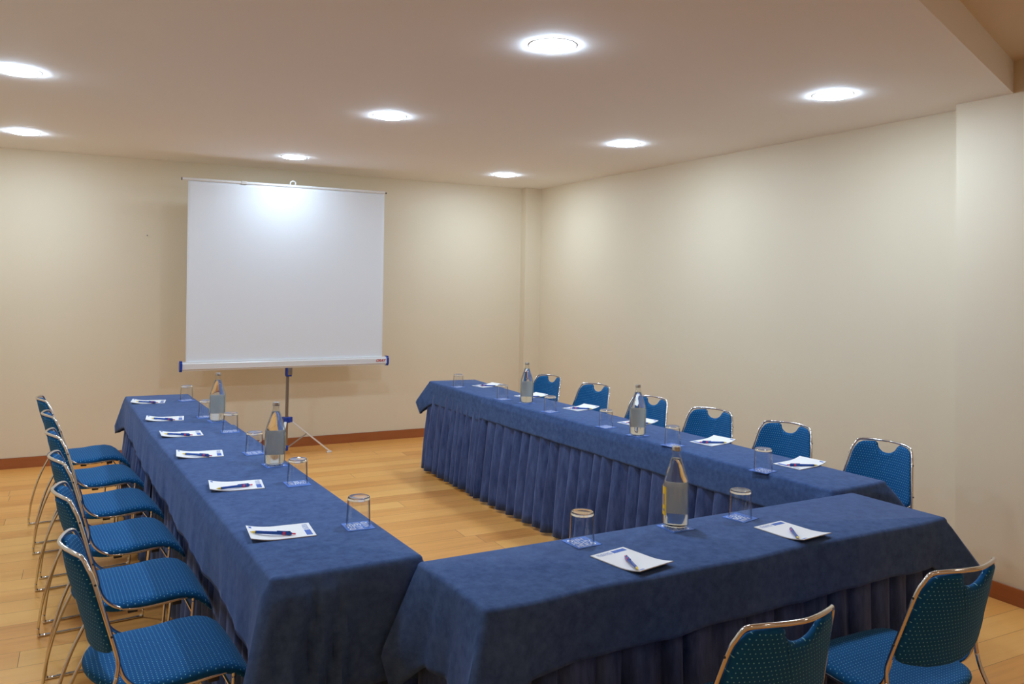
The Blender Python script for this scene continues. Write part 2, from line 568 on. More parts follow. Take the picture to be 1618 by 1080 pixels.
def make_cloth(name, q, drops, flat=(), z=ZT, lift=0.0, rows=14, folds=(1, 1, 1, 1), ripple=(0.006,) * 4, seed=1, flare=0.045, pleat=(), dirs=None, wob=(0, 0, 0, 0), out=0.0):
    rnd = random.Random(seed)
    ph = [rnd.uniform(0, 6) for _ in range(12)]
    per = perimeter(q, 0.02, 0.018)
    bm = bmesh.new()
    cols = []
    inner = []
    acc = 0.0
    last = None
    for (P, nn, side, t, dc, ci) in per:
        if last is not None:
            acc += (P - last).length
        last = P
        D = drops[side][0] * (1 - t) + drops[side][1] * t
        isflat = side in flat
        cornerflat = (ci - 1) % 4 in flat or ci in flat
        w = 0.0
        if not cornerflat:
            w = max(0.0, 1 - dc / 0.13) ** 1.25 * folds[ci]
            Dm = max(drops[ci][0], drops[(ci - 1) % 4][1])
            D = D + (Dm - D) * max(0.0, 1 - dc / 0.13)
        if isflat:
            D = 0.004
        Dt = D * (1 + 0.62 * w)
        diag = q_dir(q, ci)
        if dirs and ci in dirs:
            diag = Vector(dirs[ci])
        ww = wob[side] * min(1.0, dc / 0.15)
        P = P + nn * ww * (math.sin(acc * 7.5 + ph[5]) * 0.6 + math.sin(acc * 15 + ph[6]) * 0.4)
        col = []
        er = 0.018
        for k in range(4):
            a = k / 3 * PI / 2
            p = P - nn * er * (1 - math.sin(a))
            zz = z + lift - er * (1 - math.cos(a)) * (0.25 if isflat else 1.0)
            if k == 0:
                inner.append((p, zz))
            col.append(Vector((p.x, p.y, zz)))
        for r in range(1, rows + 1):
            d = Dt * r / rows
            f = r / rows
            o = flare * d + 0.002 + out * min(1.0, d / 0.03)
            rp = 0.0
            if not isflat:
                rp = ripple[side] * f * (math.sin(acc * 11 + ph[0]) * 0.6 + math.sin(acc * 23 + ph[1]) * 0.35 + math.sin(acc * 5 + ph[2]) * 0.5)
                rp += 0.004 * f * math.sin(acc * 47 + ph[3]) * 0.4
                for (ps, c0, c1, lam, amp) in pleat:
                    if side == ps:
                        L = (Vector(q[(side + 1) % 4]) - Vector(q[side])).length
                        s = t * L
                        if c0 < s < c1:
                            en = math.sin(PI * (s - c0) / (c1 - c0)) ** 0.5
                            rp += amp * en * f ** 0.6 * (0.8 + math.sin((s - c0 + 0.05 * f) / lam * 2 * PI) + 0.25 * math.sin((s - c0 + 0.05 * f) / lam * 4 * PI + 1))
            p = P + nn * (o + max(rp, -o * 0.8))
            if w > 0:
                x = d / (D * 1.62)
                bl = 0.62 * D * min(1.0, x / 0.62) * (1 - 0.45 * max(0.0, (x - 0.62) / 0.38))
                p = p + diag * bl * w
            col.append(Vector((p.x, p.y, z + lift - er - d * (1 - 0.08 * w))))
        cols.append(col)
    V = [[bm.verts.new(c) for c in col] for col in cols]
    n = len(V)
    for i in range(n):
        a, b = V[i], V[(i + 1) % n]
        for k in range(len(a) - 1):
            try:
                bm.faces.new((a[k], a[k + 1], b[k + 1], b[k]))
            except ValueError:
                pass
    bm.faces.new([v[0] for v in V])
    bmesh.ops.recalc_face_normals(bm, faces=bm.faces)
    if sum(f.normal.z for f in bm.faces if len(f.verts) > 4) < 0:
        bmesh.ops.reverse_faces(bm, faces=bm.faces)
    o = mesh_obj(name, bm, M_cloth, smooth=True, auto=50)
    md = o.modifiers.new('hem', 'SOLIDIFY')
    md.thickness = 0.002
    md.offset = -1
    return o

def q_dir(q, i):
    a, b, c = Vector(q[(i - 1) % 4]), Vector(q[i]), Vector(q[(i + 1) % 4])
    return ((b - a).normalized() + (b - c).normalized()).normalized()

def inset(q, d):
    q = [Vector(p) for p in q]
    out = []
    for i in range(4):
        a, b, c = q[(i - 1) % 4], q[i], q[(i + 1) % 4]
        out.append(b + (a - b).normalized() * d + (c - b).normalized() * d)
    return out

def make_skirt(bm, q, sides, seed, lam=0.112, amp=0.034, flare=0.06, z1=0.735, z0=0.022, back=0.012):
    rnd = random.Random(seed)
    q = inset(q, back)
    for i in sides:
        a, b = q[i], q[(i + 1) % 4]
        d = (b - a).normalized()
        nn = Vector((d.y, -d.x))
        L = (b - a).length
        # irregular pleats
        cuts = [0.0]
        while cuts[-1] < L:
            cuts.append(cuts[-1] + lam * rnd.uniform(0.72, 1.3))
        cuts[-1] = L
        nz = 12
        per_p = 14
        prev = None
        for c in range(len(cuts) - 1):
            am = rnd.uniform(0.6, 1.25)
            lean = rnd.uniform(-0.02, 0.02)
            sk = rnd.uniform(0.55, 0.8)
            for j in range(per_p + (1 if c == len(cuts) - 2 else 0)):
                u = j / per_p
                s = cuts[c] + (cuts[c + 1] - cuts[c]) * u
                # rounded fold with a sharp valley
                prof = math.sin(PI * (u ** sk)) ** 0.8 * 2 - 1.15
                col = []
                for k in range(nz + 1):
                    f = k / nz
                    z = z1 + (z0 - z1) * f
                    o = (0.002 + amp * min(1.0, 0.2 + f * 1.25) * am * prof) + flare * f - 0.001
                    o += 0.004 * f * math.sin(s * 31 + f * 3)
                    edge = min(s, L - s)
                    if edge < 0.03:
                        o = o * edge / 0.03 + flare * f * (1 - edge / 0.03)
                    p = a + d * (s + lean * f * math.sin(PI * s / L) + (flare * f * (2 * s / L - 1) if len(sides) > 1 else 0)) + nn * o
                    col.append(bm.verts.new((p.x, p.y, z)))
                if prev:
                    for k in range(nz):
                        bm.faces.new((prev[k], prev[k + 1], col[k + 1], col[k]))
                prev = col

def make_table(q, sides, label, seed, outer=(), ends=(), **kw):
    c = sum((Vector(p) for p in q), Vector((0, 0))) / 4
    t = thing('seminar_table', (c.x, c.y, 0))
    loc = [Vector(p) - c for p in q]
    qi = inset(loc, 0.03)
    bm = bmesh.new()
    prism(bm, [(p.x, p.y) for p in qi], 0.715, 0.738)
    mesh_obj('tabletop', bm, M_board, t, smooth=False)
    ql = inset(loc, 0.07)
    for p in ql:
        bm = bmesh.new()
        tube(bm, [(p.x, p.y, 0.0), (p.x, p.y, 0.715)], 0.014, 12)
        mesh_obj('leg', bm, M_steel, t, auto=40)
    for grp in sides:
        bm = bmesh.new()
        k2 = dict(kw)
        if grp in outer:
            k2.update(back=0.030, flare=0.0, amp=0.014)
        if grp in ends:
            k2.update(back=0.012, flare=0.0, amp=0.016)
        make_skirt(bm, loc, grp, seed, **k2)
        o = mesh_obj('table_skirt', bm, M_skirt, t, auto=60)
        md = o.modifiers.new('cloth', 'SOLIDIFY')
        md.thickness = 0.0015
        md.offset = -1
    tag(t, label, 'table', 'skirted tables of the horseshoe')
    return t

# counter-clockwise seen from above: near-left, near-right, far-right, far-left
L_far = [(-4.085, -2.98), (-3.622, -2.98), (-3.725, -1.465), (-4.155, -1.45)]
L_near = [(-3.922, -5.475), (-3.447, -5.465), (-3.618, -2.905), (-4.090, -2.935)]
R_far = [(-1.772, -2.47), (-1.39, -2.47), (-1.36, -1.375), (-1.792, -1.335)]
R_near = [(-1.603, -5.44), (-1.220, -5.415), (-1.388, -2.39), (-1.778, -2.37)]
F_q = [(-3.462, -5.925), (-1.49, -5.885), (-1.512, -5.462), (-3.49, -5.492)]

make_table(L_far, [(2, 3), (1,)], 'narrow skirted table at the screen end of the left-hand row', 11, flare=0.03, back=0.028)
make_table(L_near, [(3,), (0,), (1,)], 'long narrow skirted table at the near end of the left-hand row', 12, outer=((3,),), ends=((0,),), flare=0.03)
make_table(R_far, [(3,), (2,)], 'narrow skirted table at the far end of the right-hand row', 13)
make_table(R_near, [(3,), (0,)], 'long narrow skirted table in the right-hand row beside the wall', 14)
make_table(F_q, [(0,), (1,), (2,), (3,)], 'narrow skirted table closing the horseshoe, nearest the camera', 15, ends=((1,), (2,), (3,)), flare=0.03, back=0.032, amp=0.026)

# sides: 0 near end, 1 right side, 2 far end, 3 left side
o = make_cloth('tablecloth', L_far, [(0, 0), (0.17, 0.17), (0.2, 0.2), (0.185, 0.195)], flat=(0,), seed=3, folds=(1, 1, 0.5, 0.45))
tag(o, 'blue suede cloth over the screen end of the left-hand table row', 'tablecloth', 'blue tablecloths')
o = make_cloth('tablecloth', L_near, [(0.33, 0.33), (0.18, 0.18), (0, 0), (0.175, 0.225)], flat=(2,), lift=0.004, seed=4, folds=(0.5, 0.1, 1, 1), out=0.012,
               flare=0.045, ripple=(0.008, 0.006, 0.006, 0.008), pleat=((0, 0.005, 0.25, 0.075, 0.026),))
tag(o, 'blue suede cloth on the left-hand row, hanging low at its near end', 'tablecloth', 'blue tablecloths')
o = make_cloth('tablecloth', R_far, [(0, 0), (0.16, 0.16), (0.18, 0.18), (0.158, 0.162)], flat=(0,), seed=5, ripple=(0.003,) * 4)
tag(o, 'short blue cloth over the far end of the right-hand table row', 'tablecloth', 'blue tablecloths')
o = make_cloth('tablecloth', R_near, [(0.18, 0.18), (0.15, 0.15), (0, 0), (0.145, 0.13)], flat=(2,), lift=0.005, seed=6, flare=0.07, out=0.007, ripple=(0.004,) * 4)
tag(o, 'long blue cloth on the right-hand table row beside the wall chairs', 'tablecloth', 'blue tablecloths')
o = make_cloth('tablecloth', F_q, [(0.175, 0.14), (0.19, 0.19), (0.14, 0.14), (0.25, 0.23)], seed=8, flare=0.06,
               ripple=(0.011, 0.006, 0.003, 0.012), pleat=((3, 0.05, 0.40, 0.13, 0.006),), dirs={3: (-0.68, -0.10)}, wob=(0.010, 0, 0, 0.004))
tag(o, 'blue suede cloth over the table nearest the camera', 'tablecloth', 'blue tablecloths')

# ------------------------------------------------------------------ chairs
def lerp_tab(tab, x):
    if x <= tab[0][0]:
        return tab[0][1]
    for (x0, y0), (x1, y1) in zip(tab, tab[1:]):
        if x <= x1:
            w = (x - x0) / (x1 - x0)
            w = w * w * (3 - 2 * w) * 0.3 + w * 0.7
            return y0 + (y1 - y0) * w
    return tab[-1][1]

def arc_pts(cx, cy, rx, ry, a0, a1, n):
    return [(cx + rx * math.cos(rad(a0 + (a1 - a0) * i / n)), cy + ry * math.sin(rad(a0 + (a1 - a0) * i / n))) for i in range(n + 1)]

def resample(pts, step):
    out = []
    n = len(pts)
    for i in range(n):
        a, b = Vector(pts[i]), Vector(pts[(i + 1) % n])
        L = (b - a).length
        k = max(1, int(round(L / step)))
        for j in range(k):
            out.append(a + (b - a) * j / k)
    return out

def cushion(outline, center, fmap, half, rings=(1.0, 0.99, 0.975, 0.955, 0.93, 0.89, 0.82, 0.72, 0.6, 0.46, 0.3, 0.14), edge=0.02):
    """padded slab: outline in 2D, rings shrink to the centre, both faces; fmap(a, b, h) -> 3D"""
    bm = bmesh.new()
    uvl = bm.loops.layers.uv.new('fabric')
    cen = Vector(center)
    uvs = {}
    segs = [(Vector(outline[i]), Vector(outline[(i + 1) % len(outline)])) for i in range(len(outline))]
    def rim(c):
        best = 9.0
        for a, b in segs:
            d = b - a
            t = max(0.0, min(1.0, (c - a).dot(d) / max(d.length_squared, 1e-12)))
            best = min(best, (c - a - d * t).length_squared)
        return math.sqrt(best)
    def ringset(sgn):
        R = []
        for t in rings:
            row = []
            for p in outline:
                c = cen + (p - cen) * t
                e = min(1.0, rim(c) / edge) if t < 0.9999 else 0.0
                h = half * math.sqrt(max(0.0, 1 - (1 - e) ** 2)) * sgn
                v = bm.verts.new(fmap(c.x, c.y, h))
                uvs[v] = c.copy()
                row.append(v)
            R.append(row)
        v = bm.verts.new(fmap(cen.x, cen.y, half * sgn))
        uvs[v] = cen.copy()
        R.append([v])
        return R
    top = ringset(1)
    bot = ringset(-1)
    n = len(outline)
    for R in (top, bot):
        for a, b in zip(R, R[1:]):
            for k in range(n):
                k2 = (k + 1) % n
                if len(b) == 1:
                    bm.faces.new((a[k], a[k2], b[0]))
                else:
                    bm.faces.new((a[k], a[k2], b[k2], b[k]))
    bmesh.ops.remove_doubles(bm, verts=top[0] + bot[0], dist=1e-6)
    bm.verts.ensure_lookup_table()
    for f in bm.faces:
        for l in f.loops:
            c = uvs.get(l.vert)
            if c is not None:
                l[uvl].uv = (c.x, c.y)
    bmesh.ops.recalc_face_normals(bm, faces=bm.faces)
    return bm

def mirror_y(pts):
    return [(p[0], -p[1], p[2]) for p in pts]

SIDE = [(-0.115, 0.207, 0.51), (-0.112, 0.205, 0.545), (-0.118, 0.200, 0.575), (-0.137, 0.190, 0.64),
        (-0.174, 0.168, 0.765), (-0.190, 0.157, 0.803), (-0.204, 0.142, 0.829), (-0.222, 0.113, 0.836),
        (-0.240, 0.06, 0.838)]
XS = [(0.50, -0.118), (0.545, -0.113), (0.575, -0.118), (0.64, -0.137), (0.765, -0.174), (0.803, -0.188), (0.84, -0.204)]
WZ = [(0.50, 0.207), (0.545, 0.205), (0.575, 0.200), (0.64, 0.190), (0.765, 0.168), (0.803, 0.157), (0.84, 0.15)]

def seat_map(a, b, h):
    zt = lerp_tab([(-0.185, 0.474), (-0.06, 0.463), (0.03, 0.463), (0.11, 0.470), (0.165, 0.470), (0.205, 0.460), (0.235, 0.440), (0.256, 0.416), (0.272, 0.390)], b)
    zt += -0.006 * (abs(a) / 0.2) ** 3 - 0.003
    return Vector((b, a, zt + h))

def back_map(a, b, h):
    w = lerp_tab(WZ, b)
    x = lerp_tab(XS, b) - 0.047 * (1 - (a / w) ** 2)
    return Vector((x + h * 0.95, a, b + h * 0.25))

def make_chair():
    t = thing('conference_chair')
    # seat
    half = [(0.205, 0.0), (0.205, 0.20)] + arc_pts(0.170, 0.223, 0.035, 0.035, 0, 90, 5)[0:]
    o_ = [(0.209, -0.03), (0.211, 0.10), (0.210, 0.22)] + arc_pts(0.184, 0.246, 0.025, 0.024, 0, 90, 4) + [(0.0, 0.272)]
    left = [(-p[0], p[1]) for p in reversed(o_[:-1])]
    rear = arc_pts(0.0, -0.03, 0.209, 0.152, 180, 360, 22)[1:-1]
    outline = resample(o_ + left + rear, 0.018)
    mesh_obj('seat', cushion(outline, (0, 0.04), seat_map, 0.0165, edge=0.022), M_fabric, t)
    # backrest with its grip cut-out
    ins = 0.0075
    pr = []
    for z in (0.605, 0.64, 0.68, 0.72, 0.76, 0.79):
        pr.append((lerp_tab(WZ, z) - ins, z))
    pr += [(0.1375, 0.815), (0.122, 0.825), (0.10, 0.8285), (0.066, 0.8305)]
    notch = arc_pts(0.0, 0.830, 0.056, 0.047, -8, -172, 14)
    up = pr + notch + [(-p[0], p[1]) for p in reversed(pr)]
    low = [(-0.189, 0.585), (-0.183, 0.572), (-0.168, 0.563), (-0.145, 0.557), (-0.09, 0.546), (0.0, 0.541), (0.09, 0.546), (0.145, 0.557), (0.168, 0.563), (0.183, 0.572), (0.189, 0.585)]
    outline = resample(up + low, 0.014)
    mesh_obj('backrest', cushion(outline, (0, 0.68), back_map, 0.012, edge=0.015), M_fabric, t)
    # chrome tubes
    path = SIDE + [(-0.2505, 0.0, 0.839)] + [(p[0], -p[1], p[2]) for p in reversed(SIDE)]
    bm = bmesh.new()
    tube(bm, catmull(path, 6), 0.0062, 10)
    bf = mesh_obj('back_frame', bm, M_chrome, t)
    rear_leg = [(-0.115, 0.207, 0.51), (-0.127, 0.209, 0.468), (-0.156, 0.212, 0.41), (-0.192, 0.216, 0.33), (-0.222, 0.22, 0.235),
                (-0.243, 0.223, 0.135), (-0.253, 0.225, 0.04)]
    runner = [(-0.253, 0.225, 0.04), (-0.252, 0.225, 0.016), (-0.243, 0.225, 0.008), (-0.225, 0.225, 0.0066), (0.145, 0.222, 0.0066),
              (0.163, 0.222, 0.008), (0.172, 0.222, 0.016), (0.175, 0.2215, 0.04)]
    front_leg = [(0.175, 0.2215, 0.04), (0.186, 0.215, 0.22), (0.199, 0.204, 0.41), (0.2005, 0.203, 0.435)]
    rail = [(0.2005, 0.203, 0.435), (0.199, 0.203, 0.448), (0.19, 0.203, 0.453), (0.12, 0.203, 0.447), (0.035, 0.203, 0.442), (-0.03, 0.203, 0.450),
            (-0.07, 0.201, 0.471), (-0.098, 0.198, 0.505), (-0.112, 0.195, 0.55), (-0.116, 0.191, 0.575)]
    for s in (1, -1):
        m = (lambda p: p) if s == 1 else mirror_y
        bm = bmesh.new(); tube(bm, catmull(m(rear_leg), 4), 0.0060, 10); mesh_obj('leg', bm, M_chrome, t)
        bm = bmesh.new(); tube(bm, catmull(m(front_leg), 4), 0.0056, 10); mesh_obj('leg', bm, M_chrome, t)
        bm = bmesh.new(); tube(bm, catmull(m(runner), 4), 0.0057, 10); mesh_obj('floor_runner', bm, M_chrome, t)
        bm = bmesh.new(); tube(bm, catmull(m(rail), 5), 0.0058, 10); sr = mesh_obj('seat_rail', bm, M_chrome, t)
        for xx in (0.0, 0.145):
            bm = bmesh.new()
            box(bm, xx - 0.016, xx + 0.016, s * 0.19 - 0.008, s * 0.19 + 0.008, 0.428, 0.45)
            bev(bm, 0.003, 2)
            mesh_obj('seat_bracket', bm, M_dark, sr)
        for (x, y, z) in ((-0.172, 0.168, 0.758), (-0.130, 0.194, 0.618)):
            bm = bmesh.new()
            tube(bm, [(x, s * (y + 0.004), z), (x, s * (y + 0.0085), z)], 0.0034, 8)
            mesh_obj('bolt', bm, M_dark, bf, auto=40)
    for x, z in ((0.10, 0.441), (0.197, 0.395)):
        bm = bmesh.new()
        tube(bm, [(x, -0.204, z), (x, 0.204, z)], 0.0045, 8)
        mesh_obj('crossbar', bm, M_chrome, t, auto=40)
    return t

chairs = []
for (x, y, a, lab) in [
    (-4.41, -5.16, 5, 'blue dotted chair nearest the camera in the row along the left-hand table'),
    (-4.45, -4.51, 4, 'blue dotted chair second from the camera in the row along the left-hand table'),
    (-4.485, -3.89, 6, 'blue dotted chair with a creased seat, third from the camera at the left-hand table'),
    (-4.52, -3.29, 7, 'blue dotted chair fourth from the camera in the row along the left-hand table'),
    (-4.565, -2.66, 7, 'blue dotted chair second from the back wall in the row along the left-hand table'),
    (-4.625, -2.01, 7, 'blue dotted chair nearest the back wall in the row along the left-hand table')]:
    chairs.append((x, y, a, lab, 'blue chairs along the left-hand table'))
for (x, y, a, lab) in [
    (-0.985, -2.02, 190, 'blue chair back nearest the back wall in the row along the right wall'),
    (-0.94, -2.645, 192, 'blue chair back second from the back wall in the row along the right wall'),
    (-0.965, -3.36, 192, 'blue chair partly behind a water bottle, third from the back wall along the right wall'),
    (-0.937, -3.943, 194, 'blue chair back fourth from the back wall in the row along the right wall'),
    (-0.88, -4.50, 192, 'blue chair back second from the camera in the row along the right wall'),
    (-0.829, -5.09, 185, 'blue chair back nearest the camera in the row along the right wall')]:
    chairs.append((x, y, a, lab, 'blue chairs along the right wall'))
for (x, y, a, lab) in [
    (-2.185, -6.395, 90.7, 'blue dotted chair seen from behind, farther right at the near table, by the right wall'),
    (-2.907, -6.44, 90.5, 'blue dotted chair seen from behind, cut by the bottom edge of the photo')]:
    chairs.append((x, y, a, lab, 'blue chairs at the near table'))
ch0 = make_chair()
for i, (x, y, a, lab, grp) in enumerate(chairs):
    c, s = math.cos(rad(a)), math.sin(rad(a))
    loc = (x + 0.205 * c, y + 0.205 * s, 0.0)
    o = ch0 if i == 0 else dup(ch0, loc, rad(a))
    o.location = loc
    o.rotation_euler = (0, 0, rad(a))
    tag(o, lab, 'chair', grp)

# ------------------------------------------------------------------ notepads and pens
def pad_z(x):
    return 0.013 * max(0.0, (-x - 0.01) / 0.095) ** 2

def sheet(bm, z0, z1, dx=0.0, corner=0.0):
    nx, ny = 16, 6
    G = [[], []]
    for l, zz in enumerate((z0, z1)):
        for i in range(nx + 1):
            row = []
            for j in range(ny + 1):
                x = -0.105 + 0.21 * i / nx
                y = -0.074 + 0.148 * j / ny
                z = zz + pad_z(x) * (1 + corner * (j / ny))
                row.append(bm.verts.new((x + dx, y, z)))
            G[l].append(row)
    for i in range(nx):
        for j in range(ny):
            bm.faces.new((G[1][i][j], G[1][i + 1][j], G[1][i + 1][j + 1], G[1][i][j + 1]))
            bm.faces.new((G[0][i][j], G[0][i][j + 1], G[0][i + 1][j + 1], G[0][i + 1][j]))
    for i in range(nx):
        bm.faces.new((G[0][i][0], G[0][i + 1][0], G[1][i + 1][0], G[1][i][0]))
        bm.faces.new((G[0][i + 1][ny], G[0][i][ny], G[1][i][ny], G[1][i + 1][ny]))
    for j in range(ny):
        bm.faces.new((G[0][0][j + 1], G[0][0][j], G[1][0][j], G[1][0][j + 1]))
        bm.faces.new((G[0][nx][j], G[0][nx][j + 1], G[1][nx][j + 1], G[1][nx][j]))

def scribble_word(bm, x0, x1, y0, h, w, z, rnd, swap=False, mirror=False):
    x = x0
    while x < x1:
        lw = h * rnd.uniform(0.5, 0.85)
        k = rnd.choice((0, 1, 2, 3))
        if k == 0:
            pts = [(x, y0), (x, y0 + h), (x + lw, y0), (x + lw, y0 + h)]
        elif k == 1:
            pts = [(x + lw / 2 + lw / 2 * math.cos(a * PI / 4), y0 + h / 2 + h / 2 * math.sin(a * PI / 4)) for a in range(9)]
        elif k == 2:
            pts = [(x, y0 + h), (x + lw / 2, y0), (x + lw, y0 + h)]
        else:
            pts = [(x + lw, y0 + h), (x, y0 + h), (x, y0 + h / 2), (x + lw * .8, y0 + h / 2), (x, y0 + h / 2), (x, y0), (x + lw, y0)]
        if swap:
            pts = [(p[1], -p[0]) for p in pts]
        ribbon(bm, pts, w, z)
        x += lw + h * 0.3

def make_pad():
    t = thing('notepad')
    bm = bmesh.new(); sheet(bm, 0.0, 0.0008); mesh_obj('card_backing', bm, M_card, t, auto=40)
    bm = bmesh.new(); sheet(bm, 0.0009, 0.0030); pg = mesh_obj('paper', bm, M_paper, t, auto=40)
    rnd = random.Random(5)
    # printed header: blue bar on one half, small pale lettering on the other
    bm = bmesh.new()
    box(bm, 0.076, 0.096, -0.062, -0.004, 0.0030, 0.00315)
    mesh_obj('header_bar', bm, M_print, pg, smooth=False)
    bm = bmesh.new()
    for r in range(2):
        scribble_word(bm, -0.060, -0.004, 0.0775 + r * 0.0095, 0.0075, 0.0017, 0.0032, rnd, swap=True)
    mesh_obj('header_lettering', bm, M_printlight, pg, smooth=False)
    bm = bmesh.new()
    for (xa, xb, ya, yb) in ((-0.098, -0.089, 0.045, 0.066),):
        z = 0.0031 + pad_z(xa) + 0.0001
        v = [bm.verts.new(p) for p in ((xa, ya, 0.0031 + pad_z(xa)), (xb, ya, 0.0031 + pad_z(xb)), (xb, yb, 0.0031 + pad_z(xb)), (xa, yb, 0.0031 + pad_z(xa)))]
        bm.faces.new(v)
    mesh_obj('corner_mark', bm, M_print, pg, smooth=False)
    return t

def make_pen():
    """tip at -x, push button at +x, axis at z = 0.0058"""
    t = thing('ballpoint_pen')
    def turn(name, prof, mat, seg=16):
        bm = bmesh.new()
        lathe(bm, prof, seg)
        bmesh.ops.rotate(bm, verts=bm.verts, cent=(0, 0, 0), matrix=Matrix.Rotation(PI / 2, 3, 'Y'))
        bmesh.ops.translate(bm, verts=bm.verts, vec=(0, 0, 0.0058))
        return mesh_obj(name, bm, mat, t, auto=50)
    turn('tip', [(0, -0.074), (0.0012, -0.0738), (0.0016, -0.070), (0.0042, -0.060), (0.0044, -0.057), (0, -0.057)], M_penyel)
    turn('barrel', [(0, -0.057), (0.0046, -0.057), (0.0050, -0.045), (0.0047, -0.03), (0.0053, 0.0), (0.0057, 0.032), (0, 0.032)], M_penblue)
    turn('ring', [(0, 0.032), (0.0060, 0.032), (0.0060, 0.040), (0, 0.040)], M_penred)
    turn('upper_barrel', [(0, 0.040), (0.0057, 0.040), (0.0056, 0.056), (0.004, 0.061), (0, 0.061)], M_penblue)
    turn('push_button', [(0, 0.061), (0.0026, 0.061), (0.0026, 0.072), (0.002, 0.0735), (0, 0.0735)], M_penred)
    bm = bmesh.new()
    box(bm, 0.012, 0.056, -0.002, 0.002, 0.0112, 0.0132)
    box(bm, 0.048, 0.056, -0.002, 0.002, 0.009, 0.0132)
    mesh_obj('clip', bm, M_penblue, t, smooth=False)
    return t

ordL = ['nearest the camera', 'second from the camera', 'third from the camera', 'third from the screen', 'second from the screen', 'nearest the screen']
ordR = ['farthest from the camera', 'second from the far end', 'third from the far end', 'third from the camera', 'second from the camera', 'nearest the camera']
seats = []
for i, (x, y, a, px, py, pa) in enumerate([
    (-3.806, -5.062, -3, -3.838, -5.092, -19.4), (-3.842, -4.37, -5, -3.856, -4.418, 12.2), (-3.905, -3.69, -5, -3.923, -3.736, -32.6),
    (-3.935, -3.125, 0, -3.954, -3.176, -22.2), (-3.972, -2.56, -6, -3.987, -2.612, -33.2), (-4.018, -1.81, -8, -4.031, -1.87, -29.6)]):
    seats.append((x, y, a, px, py, pa, 'white notepad with a curled end on the left-hand table, %s' % ordL[i],
                  'blue pen on the notepad %s on the left-hand table' % ordL[i], 'left'))
for i, (x, y, a, px, py, pa) in enumerate([
    (-1.46, -1.82, 192, -1.475, -1.87, 147.1), (-1.43, -2.51, 190, -1.46, -2.575, 153.9), (-1.395, -3.15, 193, -1.422, -3.194, 143.8),
    (-1.372, -3.765, 190, -1.398, -3.808, 146.0), (-1.352, -4.42, 191, -1.385, -4.46, 152.6), (-1.335, -5.015, 188, -1.366, -5.059, 153.6)]):
    seats.append((x, y, a, px, py, pa, 'white notepad on the right-hand table, %s' % ordR[i],
                  'blue pen on the notepad %s on the right-hand table' % ordR[i], 'right'))
seats.append((-2.884, -5.775, 101, -2.913, -5.815, 69.8, 'white notepad on the near table, left of the yellow-labelled bottle', 'blue pen on the near-table notepad left of the yellow-labelled bottle', 'near'))
seats.append((-2.190, -5.77, 96, -2.222, -5.810, 54.1, 'white notepad on the near table, right of the yellow-labelled bottle', 'blue pen on the near-table notepad right of the yellow-labelled bottle', 'near'))
ZC = ZT + 0.0035
pad0, pen0 = make_pad(), make_pen()
for i, (x, y, a, px, py, pa, l1, l2, wh) in enumerate(seats):
    zc = ZT if (wh == 'near' or (wh == 'left' and i >= 4) or (wh == 'right' and i == 6)) else ZT + (0.004 if wh == 'left' else 0.005)
    zc += 0.0006
    o = pad0 if i == 0 else dup(pad0, (0, 0, 0), 0)
    o.location = (x, y, zc)
    o.rotation_euler = (0, 0, rad(a))
    tag(o, l1, 'notepad', 'notepads on the tables')
    o = pen0 if i == 0 else dup(pen0, (0, 0, 0), 0)
    # lift the pen where the curled end of the pad carries its tip
    tipx = Vector((px, py)) - Vector((math.cos(rad(pa)), math.sin(rad(pa)))) * 0.055
    rel = tipx - Vector((x, y))
    lx = rel.x * math.cos(rad(a)) + rel.y * math.sin(rad(a))
    dz = pad_z(lx)
    pitch = math.asin(min(0.3, dz / 0.11))
    o.rotation_euler = (0, pitch, rad(pa))
    o.location = (px, py, zc + 0.0033 + dz * 0.5)
    tag(o, l2, 'pen', 'pens on the notepads')

# ------------------------------------------------------------------ coasters, tumblers, bottles
def make_coaster(seed):
    t = thing('coaster')
    bm = bmesh.new()
    box(bm, -0.0475, 0.0475, -0.0475, 0.0475, 0.0, 0.0012)
    mesh_obj('card', bm, M_coaster, t, smooth=False)
    rnd = random.Random(seed)
    bm = bmesh.new()
    for r in range(3):
        scribble_word(bm, -0.036, 0.022, -0.036 + r * 0.0265, 0.020, 0.0046, 0.0016, rnd)
    mesh_obj('lettering', bm, M_white, t, smooth=False)
    return t

def make_tumbler():
    """upside down: open rim on the coaster, thick base on top"""
    t = thing('tumbler')
    H = 0.102
    wall = [(0.0388, H - 0.0105), (0.0400, 0.06), (0.0425, 0.002), (0.0420, 0.0), (0.0408, 0.0),
            (0.0404, 0.002), (0.0382, 0.06), (0.0368, H - 0.0105)]
    bm = bmesh.new()
    lathe(bm, wall, 40, close=True)
    mesh_obj('glass_wall', bm, M_thin, t, auto=50)
    base = [(0.0, H - 0.001), (0.028, H - 0.001), (0.032, H), (0.0350, H), (0.0372, H - 0.0015), (0.0382, H - 0.005), (0.0387, H - 0.010), (0.0369, H - 0.0105),
            (0.035, H - 0.012), (0.030, H - 0.0135), (0.0, H - 0.0115)]
    bm = bmesh.new()
    lathe(bm, base, 40)
    mesh_obj('glass_base', bm, M_glass, t, auto=50)
    return t

